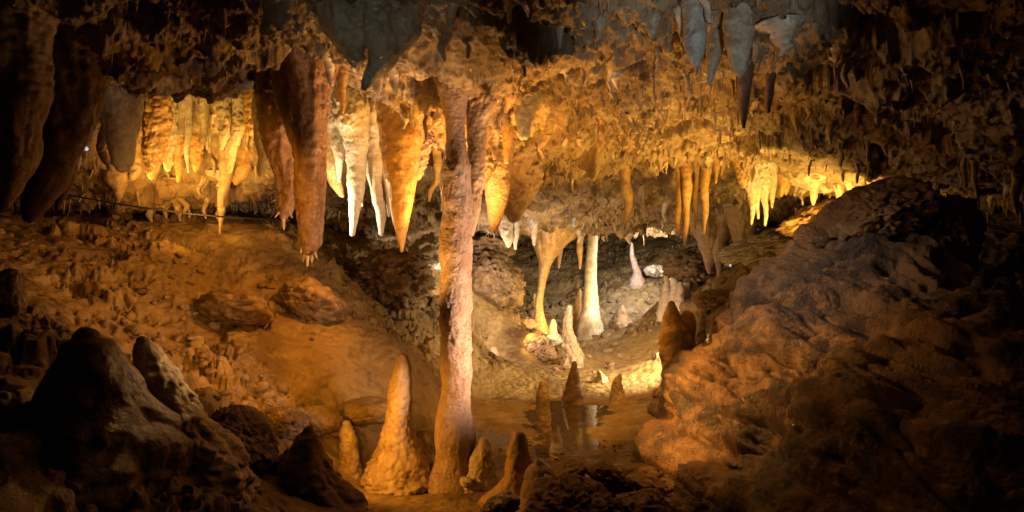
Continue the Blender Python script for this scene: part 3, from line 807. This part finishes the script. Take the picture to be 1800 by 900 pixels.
    ([(1373, 285, 20), (1374, 320, 9), (1373, 347, 3)], 6.9, 'ochre', 'yellow double tooth farther right of the white cluster', 'flow', dict(extra=[([(1383, 285, 14), (1382, 320, 6), (1381, 344, 2)], 6.9)])),
    ([(1310, 300, 14), (1310, 318, 12), (1306, 332, 6)], 6.9, 'ochre', 'orange nub at the left root of the white cluster', 'crust', {}),
    ([(1250, 410, 30), (1252, 440, 20), (1246, 465, 8), (1247, 482, 3)], 9.4, 'tan', 'dull yellow tapered pendant low behind the yellow group', 'flow', {}),
    ([(1267, 430, 10), (1266, 470, 6), (1265, 506, 3)], 9.2, 'tan', 'thin dull drip right beside the dull yellow pendant', 'flow', {}),
    ([(1298, 410, 22), (1299, 440, 12), (1298, 472, 3)], 9.0, 'tan', 'short dull pendant left of the far white lamps', 'flow', {}),
    ([(1430, 325, 10), (1430, 345, 6), (1430, 362, 2)], 6.6, 'white', 'small white drip over the top of the big mound, left one', 'crust', {}),
    ([(1470, 320, 13), (1477, 345, 8), (1478, 374, 4)], 6.5, 'pale', 'small greenish white drip over the top of the big mound, right one', 'crust', {}),
    # cool ones along the top
    ([(1222, -40, 32), (1222, 20, 27), (1222, 70, 22), (1223, 100, 14), (1224, 124, 4)], 3.4, 'grey', 'large blue-grey stalactite with a small nipple tip at the top', 'rings', dict(wob=.3)),
    ([(1258, -40, 26), (1258, 40, 20), (1256, 100, 14), (1246, 150, 4)], 3.7, 'olive', 'brownish grey stalactite behind and right of the blue-grey one', 'rings', dict(wob=.3)),
    ([(1300, -40, 34), (1299, 30, 27), (1298, 90, 20), (1299, 124, 13), (1302, 138, 5)], 3.45, 'olive', 'large greenish grey stalactite second right of the blue-grey one', 'rings', dict(wob=.3)),
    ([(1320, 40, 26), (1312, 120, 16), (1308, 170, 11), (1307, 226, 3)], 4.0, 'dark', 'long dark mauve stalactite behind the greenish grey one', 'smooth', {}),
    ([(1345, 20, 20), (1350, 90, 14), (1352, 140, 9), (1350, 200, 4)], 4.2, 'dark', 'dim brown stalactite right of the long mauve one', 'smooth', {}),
    ([(1145, -40, 26), (1145, 0, 20), (1145, 40, 14), (1147, 70, 3)], 3.5, 'olive', 'cone-shaped grey-green stalactite in the top middle', 'rings', dict(wob=.3)),
    ([(1172, -40, 22), (1172, 10, 20), (1172, 50, 14)], 3.7, 'olive', 'blunt brownish lobe just right of the grey-green cone', 'rings', dict(wob=.3)),
    ([(1100, -40, 34), (1096, 0, 26), (1090, 28, 14), (1104, 42, 6)], 3.6, 'olive', 'wide ragged pale curtain left of the grey-green cone', 'crust', {}),
    ([(1050, -40, 24), (1050, 10, 18), (1053, 45, 9), (1054, 70, 5)], 3.5, 'olive', 'grey stalactite with a pale round tip in the top middle', 'rings', dict(wob=.3)),
    ([(983, 0, 14), (984, 40, 10), (984, 60, 7), (983, 87, 2)], 3.6, 'pale', 'slender tan stalactite with stepped point near the top middle', 'rings', {}),
    ([(968, -30, 14), (968, 10, 11), (968, 34, 6), (967, 50, 4)], 3.6, 'grey', 'pale blue tipped drip left of the stepped slender one', 'smooth', {}),
    ([(884, -30, 9), (883, 5, 6), (882, 33, 4)], 3.3, 'white', 'bright blue-white drip at the top edge, larger of two', 'smooth', {}),
    ([(897, -30, 6), (896, 8, 4.5), (895, 42, 3.5)], 3.35, 'white', 'bright blue-white drip at the top edge, thinner right one', 'smooth', {}),
    ([(855, -30, 6), (854, -5, 5), (854, 15, 3)], 3.3, 'white', 'short blue-white drip at the top edge left of the bright pair', 'smooth', {}),
    ([(1127, 120, 5), (1118, 127, 4), (1108, 136, 1.5)], 4.7, 'white', 'slanting white stick lying against the upper ceiling', 'smooth', dict(root=.03)),
    ([(1140, 110, 7), (1130, 118, 5), (1124, 124, 4)], 4.72, 'pale', 'short pale butt end above the slanting white stick', 'smooth', dict(root=.03)),
    ([(1532, -30, 24), (1531, 20, 15), (1529, 45, 8), (1528, 58, 3)], 3.7, 'grey', 'dim grey stalactite alone at the upper right', 'smooth', {}),
    ([(1380, -20, 18), (1378, 30, 10), (1378, 75, 3)], 4.1, 'tan', 'dim brown fringe drip right of the dark mauve stalactites', 'crust', {}),
    ([(340, 30, 34), (342, 60, 20), (334, 82, 13), (328, 98, 4)], 3.9, 'tan', 'dim tan crusted spur in the dark upper left ceiling', 'crust', {}),
    # dark curtain at the far left
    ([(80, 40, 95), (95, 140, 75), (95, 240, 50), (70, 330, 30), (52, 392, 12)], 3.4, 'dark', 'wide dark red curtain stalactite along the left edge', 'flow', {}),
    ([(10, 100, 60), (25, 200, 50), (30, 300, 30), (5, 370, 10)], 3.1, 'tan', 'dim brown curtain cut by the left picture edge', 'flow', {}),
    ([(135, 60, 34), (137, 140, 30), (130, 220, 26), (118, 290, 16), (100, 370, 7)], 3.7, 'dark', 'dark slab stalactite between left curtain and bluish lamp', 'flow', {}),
]:
    kw = dict(kw)
    extra = kw.pop('extra', None)
    kw.setdefault('root', .25)
    drip(SA, path, Y, mat, label, style, extra=extra, **kw)

# the big grey drapery at the top left of the middle
drip(SA, [(640, -60, 74), (641, 0, 62), (644, 40, 50), (648, 80, 36), (645, 120, 24), (641, 160, 9)], 3.5, 'olive',
     'big grey-green lobed drapery hanging at the top left of centre', 'flow', amp=1.0, root=.3,
     extra=[([(700, -60, 56), (697, 10, 42), (693, 60, 28), (688, 112, 11)], 3.5), ([(560, -60, 60), (568, 0, 48), (590, 45, 34), (612, 85, 22), (625, 120, 9)], 3.6),
            ([(600, -50, 60), (606, 20, 48), (618, 70, 34), (628, 110, 14)], 3.42), ([(668, -50, 50), (670, 20, 40), (668, 70, 26), (664, 104, 9)], 3.4),
            ([(745, -60, 44), (742, -10, 30), (738, 20, 12)], 3.6)])

# ---- straws hanging one by one from the brown ceiling (copies of three shapes)
rnd = random.Random(5)
def ceiling_z(x, y):
    return float(ceil_f(x, y)[0])
straws = []
for k in range(4):
    V, Q, T, o_ = drip_mesh([(900, 300, 2.4 + .8 * k), (900 + rnd.uniform(-1, 1), 330, 1.8 + .5 * k), (900, 360, 1.2)], 5.5, 'smooth', root=.06, flare=1.8, seg=9)
    straws.append(mk_mesh('straw', V, Q, T))
    straws[-1].materials.append(M['pale' if k % 2 else 'tan'])
cell = {}
step = .12
key = (np.floor(CP[:, 0] / step).astype(int), np.floor(CP[:, 1] / step).astype(int))
def local_low(x, y):
    """lowest point of the built ceiling near (x, y)"""
    th = math.degrees(math.atan2(x, y))
    r = math.hypot(x, y)
    it = (th + 56) / 112 * 1449
    ir = (math.log(r)) / math.log(23.0) * 1149
    i0, j0 = int(round(ir)), int(round(it))
    b = CP.reshape(1150, 1450, 3)[max(0, i0 - 5):i0 + 6, max(0, j0 - 5):j0 + 6].reshape(-1, 3)
    q = b[b[:, 2].argmin()]
    return q
def scatter(n, x0, x1, y0, y1, dmin, dmax, lmin, lmax, label, group, wide=1.0, name='soda_straw'):
    for _ in range(n):
        px = rnd.uniform(x0, x1)
        Y = rnd.uniform(dmin, dmax)
        x = (px - 900) / F * Y
        q = local_low(x, Y)
        me = rnd.choice(straws)
        o = link(name, me, None, loc=(float(q[0]), float(q[1]), float(q[2]) + .015), label=label, cat='stalactite', group=group)
        L = rnd.uniform(lmin, lmax)
        base = 60 / F * 5.5
        w = rnd.uniform(.8, 1.5) * wide
        o.scale = (w, w, L / base)
        o.rotation_euler = (rnd.uniform(-.05, .05), rnd.uniform(-.05, .05), rnd.uniform(0, 6.3))
scatter(70, 960, 1300, 0, 0, 4.3, 6.8, .05, .14, 'thin straw among many on the brown crusted ceiling right of centre', 'thin straws on the brown crusted ceiling')
scatter(45, 1280, 1560, 0, 0, 4.8, 7.2, .06, .18, 'thin drip among many on the dim ceiling above the big right mound', 'thin drips above the right mound', 1.3)
scatter(40, 250, 470, 0, 0, 5.3, 6.6, .06, .22, 'small drip among many in the lit left alcove', 'small drips in the left alcove', 1.8)
scatter(45, 580, 960, 0, 0, 4.2, 6.5, .06, .2, 'small drip among many on the lit ceiling round the middle column', 'small drips round the column top', 1.7)
scatter(25, 1000, 1420, 0, 0, 8, 11, .08, .25, 'tiny far drip among many over the back of the cave', 'tiny far drips', 2.4)
scatter(20, 760, 1500, 0, 0, 3.1, 3.9, .05, .16, 'small cool grey drip among many near the top edge', 'small drips near the top edge', 1.4)
scatter(14, 1620, 1800, 0, 0, 4.5, 6.5, .1, .3, 'dim drip among many over the dark right side', 'dim drips at the dark right side', 1.8)

# ---- coral-like crust nobody could count, one mass
def build_crust(name, Gp, Gn, ir, jr, n, lscale, thr, mat, label, upz, jit=.75, curl=.6, thin=1.0):
    rs = np.random.RandomState(3)
    G = Gp
    ii = rs.randint(ir[0], ir[1], n * 2)
    jj = rs.randint(jr[0], jr[1], n * 2)
    P = G[ii, jj]
    Nn = Gn[ii, jj]
    m = fbm(P + 40, 1.1, 2) + rs.normal(0, .18, len(P)) > thr
    if upz < 0:
        m &= (np.linalg.norm(P[:, :2], axis=1) > 4.7) | (rs.rand(len(P)) < .3)
    P, Nn = P[m][:n], Nn[m][:n]
    n = len(P)
    ns, nr = 5, 4
    D = Nn * (.7 if jit > .3 else .05) + rs.normal(0, jit, (n, 3)) + np.array([0, 0, upz])
    D /= np.linalg.norm(D, axis=1)[:, None]
    B = rs.normal(0, 1, (n, 3)) * curl
    L = np.exp(rs.normal(math.log(.028), .5, n)) * (.32 + np.linalg.norm(P[:, :2], axis=1) / 10) * lscale
    R = L * rs.uniform(.10, .26, n) * thin
    U = np.cross(D, np.array([.3, .9, .2]))
    U /= np.linalg.norm(U, axis=1)[:, None]
    Wv = np.cross(D, U)
    V = np.zeros((n, nr * ns, 3), np.float32)
    for k in range(nr):
        t = k / (nr - 1)
        c = P - D * .006 + D * (L * t)[:, None] + B * (L * t * t * .45)[:, None]
        rr = R * (1 - .85 * t)
        for s in range(ns):
            a = 2 * math.pi * s / ns
            V[:, k * ns + s] = c + (U * math.cos(a) + Wv * math.sin(a)) * rr[:, None]
    f = grid_faces(nr, ns, True)
    Q = (f[None] + (np.arange(n) * nr * ns)[:, None, None]).reshape(-1, 4)
    tri = np.array([[15, 16, 17], [15, 17, 18], [15, 18, 19]])
    T = (tri[None] + (np.arange(n) * nr * ns)[:, None, None]).reshape(-1, 3)
    me = mk_mesh(name, V.reshape(-1, 3), Q, T)
    link(name, me, M[mat], kind='stuff', label=label, cat='crust')
build_crust('coral_crust', CPg, CG.reshape(1150, 1450, 3), (330, 900), (200, 1250), 16000, .8, .06, 'pale', 'pale coral-like crust of tiny twisted growths covering the ceiling', -.55)
build_crust('straw_fringe', CPg, CG.reshape(1150, 1450, 3), (380, 930), (200, 1250), 9000, 1.9, .12, 'tan', 'fine tan hanging straws bristling all over the ceiling', -1, .10, .12, .5)
build_crust('crystal_growth', FPg, FG.reshape(950, 1250, 3), (760, 880), (660, 840), 1100, .6, .0, 'tan', 'small crystal growths bristling on the rocks far back beside the cool light', .5)

# ------------------------------------------------------------------ big flowstone mound on the right
def build_mound():
    pts = [W(*p) for p in [
        (1120, 835, 4.45), (1150, 770, 4.6), (1165, 720, 4.75), (1185, 660, 4.95), (1235, 570, 5.2), (1300, 495, 5.3), (1400, 420, 5.2), (1500, 372, 5.0), (1600, 352, 4.8),
        (1680, 390, 4.7), (1760, 480, 4.6), (1830, 540, 4.5),
        (1210, 700, 4.5), (1300, 600, 4.6), (1300, 740, 4.0), (1200, 850, 3.95), (1400, 850, 3.2), (1420, 540, 4.4), (1500, 640, 3.7), (1400, 680, 4.0),
        (1600, 500, 4.0), (1500, 450, 4.6), (1700, 700, 3.0), (1650, 430, 4.4), (1600, 860, 2.7), (1790, 620, 3.2), (1260, 880, 3.7), (1150, 900, 3.85)]]
    pts += [(1.05, 5.5, -.1), (1.3, 6.1, 0), (1.9, 6.2, .3), (2.6, 6.2, .7), (3.3, 5.9, .9), (4.2, 5.6, .8), (4.6, 4.6, .9), (4.4, 3.2, .9), (3.5, 2.0, .7), (2.6, 1.6, .3), (1.3, 2.9, -.05), (.95, 4.3, -.15),
            (.8, 4.8, -.25), (.9, 3.4, -.2)]
    f = RBF(pts, .22)
    nx, ny = 620, 560
    th = np.radians(np.linspace(8, 56, nx))
    r = np.linspace(2.3, 6.9, ny)
    R, T = np.meshgrid(r, th, indexing='ij')
    x, y = (R * np.sin(T)).ravel(), (R * np.cos(T)).ravel()
    z = f(x, y)
    P = np.stack([x, y, z], 1).astype(np.float32)
    G = normals_grid(P, ny, nx)
    G[G[:, 2] < 0] *= -1
    # folds run down to the left
    A = P.copy()
    A[:, 0] = P[:, 0] * .8 + P[:, 2] * .9
    A[:, 1] = P[:, 1] * .8
    A[:, 2] = (P[:, 2] - P[:, 0] * .35) * 2.0
    w, rn = worley(A * 1.5 + fbm(P, 1.5, 3)[:, None] * .5)
    w3, rn3 = worley(A * 3.1 + fbm(P, 3, 3)[:, None] * .5 + 7)
    d = .14 * (.5 - w) + .045 * (.5 - w3) * sstep(-.2, .3, fbm(P + 77, .8, 2)) + .20 * fbm(A + 4, .9, 3) - .05 * fbm(A + 9, 1.7, 3, ridge=True)
    A2 = np.stack([P[:, 0] * .55 + 3, P[:, 1] * .55, (P[:, 2] + .38 * P[:, 0] + .10 * P[:, 1]) * 1.9], 1)
    A2 = A2 + .22 * fbm(P, 1.3, 3)[:, None]
    n5 = fbm(A2, 1.25, 4, .5)
    d += .26 * np.sqrt(np.abs(n5) + .002) - .10
    n6 = fbm(A2 * 1.0 + 33, 3.1, 4, .5)
    d += .07 * np.sqrt(np.abs(n6) + .002)
    w2, rn = worley(P * 7 + fbm(P, 5, 2)[:, None])
    d += .004 * (.5 - w2) + .022 * fbm(P * np.array([1, 1, .6]), 7, 4, .6) + .007 * fbm(P, 26, 3)
    P = P + G * d[:, None]
    edge = np.minimum(np.minimum(np.arange(ny)[:, None] / 20., (ny - 1 - np.arange(ny))[:, None] / 20.), np.minimum(np.arange(nx)[None] / 20., (nx - 1 - np.arange(nx))[None] / 20.))
    e = np.clip(edge, 0, 1).ravel()
    P[:, 2] -= (1 - e) * .8
    me = mk_mesh('flowstone_mound', P, grid_faces(ny, nx))
    link('flowstone_mound', me, M['mound'], label='huge folded brown flowstone mound filling the lower right', cat='flowstone mound')
build_mound()

# ------------------------------------------------------------------ rocks
def ico(sub):
    import bmesh
    bm = bmesh.new()
    bmesh.ops.create_icosphere(bm, subdivisions=sub, radius=1)
    V = np.array([v.co[:] for v in bm.verts], np.float32)
    T = np.array([[v.index for v in f.verts] for f in bm.faces], np.int32)
    bm.free()
    return V, T
ICO5, ICO6, ICO3 = ico(5), ico(6), ico(3)
def rock_verts(base, seed, dims, blocky=.5, rough=1.0):
    V, T = base
    S = V + seed * 5.3
    rs = np.random.RandomState(seed)
    r = np.zeros(len(V))
    pl = rs.normal(size=(13, 3))
    pl /= np.linalg.norm(pl, axis=1)[:, None]
    dd = rs.uniform(.72, 1.02, 13)
    dots = np.maximum(V @ pl.T, .05)
    hard = dd / dots
    k = 9.0
    r = -np.log(np.exp(-k * hard).sum(1) + math.exp(-k * 1.25)) / k
    V2 = V * (r * blocky * 1.2 + (1 - blocky * 1.2) if blocky < .8 else r)[:, None]
    d = .20 * fbm(S, 1.1, 4)
    w, rn = worley(S * 1.9)
    d += .18 * (.5 - w) * rough * (rn + .3)
    if len(V) > 1000:
        d += .12 * rough * fbm(S + 9, 3.1, 4, .6, ridge=True)
        w, rn = worley(S * 6)
        d += .06 * (.5 - w) * rough + .05 * fbm(S, 9, 3) * rough
        pit = sstep(.15, .45, fbm(S + 33, 3.5, 3))
        d -= .16 * pit * rough
    p = V2 + V * d[:, None]
    return (p * np.array(dims)).astype(np.float32), T

def rock_thing(name, px, py, Y, w, h, mat, label, seed, rot=0.0, depth=None, cat='rock', group=None, blocky=.5, rough=1.0, base=None):
    k = Y / F
    V, T = rock_verts(base or ICO5, seed, (w / 2 * k, (depth or w) / 2 * k, h / 2 * k), blocky, rough)
    me = mk_mesh(name, V, None, T)
    o = link(name, me, M[mat], loc=at(px, py, Y), label=label, cat=cat, group=group)
    o.rotation_euler = (0, rot, seed * 1.7 % .6)
    return o

for a in [
    ('boulder', 1548, 368, 4.75, 150, 80, 'boulder', 'rough pinkish rock slab tilted on top of the big right mound', 1, -.6),
    ('boulder', 1655, 420, 4.7, 130, 150, 'boulder', 'dark peaked rock on the right shoulder of the big mound', 2, .3),
    ('boulder', 1440, 425, 5.0, 80, 36, 'mound', 'smooth low knob on the upper left of the big mound', 3, .1),
    ('boulder', 415, 780, 3.75, 135, 105, 'boulder', 'rough dark pitted boulder between the huge cone and brown cone', 4, .55),
    ('boulder', 507, 742, 4.4, 66, 58, 'boulder', 'round brown boulder behind the tip of the broad brown cone', 5, .2),
    ('boulder', 560, 738, 4.75, 80, 46, 'floor', 'smooth low boulder right of the round brown boulder', 6, .1),
    ('boulder', 645, 722, 5.1, 90, 44, 'floor', 'smooth rounded boulder left behind the tall orange stalagmite', 7, 0),
    ('boulder', 1010, 905, 3.5, 160, 110, 'boulder', 'dark rounded boulder at the bottom edge', 8, .1),
    ('boulder', 1120, 900, 3.6, 110, 70, 'boulder', 'brown boulder at the foot of the big mound', 9, -.1),
    ('boulder', 880, 890, 3.3, 70, 40, 'pale', 'pale grey tilted stone at the bottom edge', 10, -.35),
    ('boulder', 1128, 855, 4.0, 60, 30, 'tan', 'flat orange stone beside the mound foot', 11, .4),
    ('boulder', 1065, 835, 4.1, 70, 34, 'boulder', 'dark angular stone on the near rubble bank', 12, .2),
    ('boulder', 1000, 828, 4.15, 60, 28, 'boulder', 'low dark stone left on the near rubble bank', 13, -.1),
    ('boulder', 8, 520, 3.6, 70, 90, 'tan', 'round tan boulder cut by the left picture edge', 14, 0),
    ('boulder', 545, 530, 5.8, 110, 70, 'boulder', 'blocky orange boulder at the centre of the left slope', 15, .35),
    ('boulder', 420, 545, 5.3, 110, 60, 'boulder', 'wide lumpy outcrop on the left slope below the fluted one', 18, .2),
    ('boulder', 690, 490, 7.6, 130, 90, 'boulder', 'craggy dark outcrop behind the orange cone tip', 20, .1),
    ('boulder', 760, 440, 8.6, 80, 50, 'pale', 'pale shattered rock lit behind the left of the thick column', 21, .1),
    ('boulder', 872, 490, 10, 95, 75, 'boulder', 'tilted flaky tan slab right behind the thick column', 22, .5),
    ('boulder', 860, 440, 10.5, 90, 40, 'boulder', 'upper mauve ledge rock right of the thick column', 23, .1),
    ('boulder', 860, 545, 11, 110, 34, 'boulder', 'low dark ledge under the tilted flaky slab', 24, .0),
    ('boulder', 945, 605, 9.6, 44, 36, 'tan', 'brown lump at the foot of the yellow column', 25, 0),
    ('boulder', 925, 570, 10.5, 40, 26, 'tan', 'small brown lump left of the yellow column foot', 26, 0),
    ('boulder', 975, 596, 9.8, 26, 22, 'white', 'bright white crystal lump left of the lumpy cream stalagmite', 27, 0),
    ('boulder', 962, 622, 9.0, 36, 28, 'boulder', 'low brown rock in front of the white crystal lump', 28, 0),
    ('boulder', 1152, 476, 14, 40, 22, 'pale', 'white crystal rock far back beside the cool light', 29, 0),
    ('boulder', 1220, 470, 10.5, 90, 60, 'boulder', 'dark craggy rock above the crystal clump', 33, 0),
    ('boulder', 1350, 430, 8.8, 150, 40, 'pale', 'bright crusted yellow ledge just behind the mound ridge', 34, -.3),
    ('boulder', 1440, 385, 7.0, 110, 50, 'ochre', 'glowing yellow ledge behind the mound top', 35, -.3),
    ('boulder', 1255, 530, 8.5, 80, 40, 'boulder', 'dim rock behind the mound above the orange slab', 36, 0),
    ('boulder', 1157, 692, 6.2, 22, 16, 'dark', 'small dark cobble on the bright floor edge', 37, 0),
    ('boulder', 820, 848, 4.2, 22, 16, 'pale', 'pebble at the foot of the stubby pale stalagmite', 40, 0),
    ('boulder', 1740, 470, 6.2, 180, 120, 'boulder', 'dim crusted rock wall piece behind the right shoulder', 41, 0),
]:
    nm, px, py, Y, w, h, mat, lab, sd, rot = a
    smooth = mat in ('floor', 'mound')
    rock_thing(nm, px, py, Y, w, h, mat, lab, sd, rot, cat='boulder' if w > 60 else 'rock', blocky=.2 if smooth else .6, rough=.5 if smooth else (2.0 if sd in (20, 21, 22, 23, 24, 29, 30, 31, 33, 34, 35) else 1.2),
               base=ICO6 if w > 120 else ICO5)

# loose rubble on the left slope and the near bank, one mass
def build_rubble():
    rs = np.random.RandomState(11)
    shapes = [rock_verts(ICO3, 60 + k, (1, .6 + .4 * rs.rand(), .45 + .3 * rs.rand()), .9, .8) for k in range(10)]
    ps = []
    def put(n, x0, x1, y0, y1, s0, s1, patch=None):
        k = 0
        tries = 0
        while k < n and tries < n * 40:
            tries += 1
            x, y = rs.uniform(x0, x1), rs.uniform(y0, y1)
            if patch is not None and perlin(np.array([[x * 1.3 + 5, y * 1.3, 2.]]))[0] < patch:
                continue
            r = math.hypot(x, y)
            th = math.degrees(math.atan2(x, y))
            q = FPg[min(949, int(math.log(r) / math.log(23.) * 949)), int((th + 56) / 112 * 1249)]
            s = math.exp(rs.uniform(math.log(s0), math.log(s1)))
            V, T = shapes[rs.randint(10)]
            a = rs.rand() * 6.28
            c, s_ = math.cos(a), math.sin(a)
            Rm = np.array([[c, -s_, 0], [s_, c, 0], [0, 0, 1]])
            b = rs.uniform(-.6, .6)
            Rb = np.array([[1, 0, 0], [0, math.cos(b), -math.sin(b)], [0, math.sin(b), math.cos(b)]])
            ps.append(((V @ Rm.T @ Rb.T) * s + q, None, T))
            k += 1
    put(300, -4.2, -1.6, 3.9, 6.8, .01, .05, .05)
    put(160, -2.3, -1.3, 3.7, 4.9, .015, .06)
    put(150, .1, 1.1, 3.9, 4.5, .015, .07)
    put(60, -1.2, .9, 4.5, 5.4, .01, .03)
    put(160, -3, -.3, 7, 11, .03, .12)
    put(200, .5, 4.2, 8, 14, .03, .13)
    V, Q, T = merge(ps)
    link('rubble', mk_mesh('rubble', V, Q, T), M['boulder'], kind='stuff', label='loose small stones strewn over the cave floor and slope', cat='rubble')
build_rubble()

# ------------------------------------------------------------------ cable in the crevice and the visible lamps
def tube_mesh(P, r, seg=8):
    P = np.array(P)
    n = len(P)
    th = np.linspace(0, 2 * math.pi, seg, endpoint=False)
    D = np.gradient(P, axis=0)
    D /= np.linalg.norm(D, axis=1)[:, None]
    U = np.cross(D, [0, 0, 1.])
    U /= np.linalg.norm(U, axis=1)[:, None]
    Wv = np.cross(U, D)
    V = P[:, None] + r * (U[:, None] * np.cos(th)[None, :, None] + Wv[:, None] * np.sin(th)[None, :, None])
    return V.reshape(-1, 3), grid_faces(n, seg, True)
tt = np.linspace(0, 1, 60)
cab = [at(95 + 400 * t, 338 + 50 * t + 8 * math.sin(t * 3.1), 5.6 + .3 * t) for t in tt]
V, Q = tube_mesh([tuple(c) for c in cab], .008)
link('cable', mk_mesh('cable', V, Q), M['black'], label='long dark cable running along the black crevice above the left slope', cat='cable')

def cyl(r0, r1, h, seg=24):
    th = np.linspace(0, 2 * math.pi, seg, endpoint=False)
    rs = [(0, 0), (r0, 0), (r0 * 1.0, h * .1), (r1, h), (r1 * .85, h), (r1 * .85, h * .9), (0, h * .9)]
    V = np.array([[r * math.cos(a), r * math.sin(a), z] for r, z in rs for a in th])
    return V, grid_faces(len(rs), seg, True)
def lamp_thing(px, py, Y, size, label):
    loc = at(px, py, Y)
    e = link('cave_lamp', None, loc=loc, label=label, cat='lamp')
    V, Q = cyl(size * .6, size, size * 1.6)
    h = link('housing', mk_mesh('housing', V, Q), M['lampmetal'], parent=e)
    th = np.linspace(0, 2 * math.pi, 20, endpoint=False)
    L = np.vstack([[0, 0, size * 1.5]] + [[size * .8 * math.cos(a), size * .8 * math.sin(a), size * 1.46] for a in th])
    T = np.array([[0, 1 + k, 1 + (k + 1) % 20] for k in range(20)])
    link('lens', mk_mesh('lens', L, None, T), M['glow'], parent=e)
    v = Vector((0, 0, CZ)) - loc
    e.rotation_euler = (v + Vector((.35 * v.length, 0, .1 * v.length))).to_track_quat('Z', 'Y').to_euler()
    return e
lamp_thing(150, 262, 5.2, .02, 'small bluish-white lamp glowing left of the alcove')
lamp_thing(1282, 467, 8.6, .022, 'left of two small white lamps glowing low behind the right mound')
lamp_thing(1309, 465, 8.6, .018, 'right of two small white lamps glowing low behind the right mound')
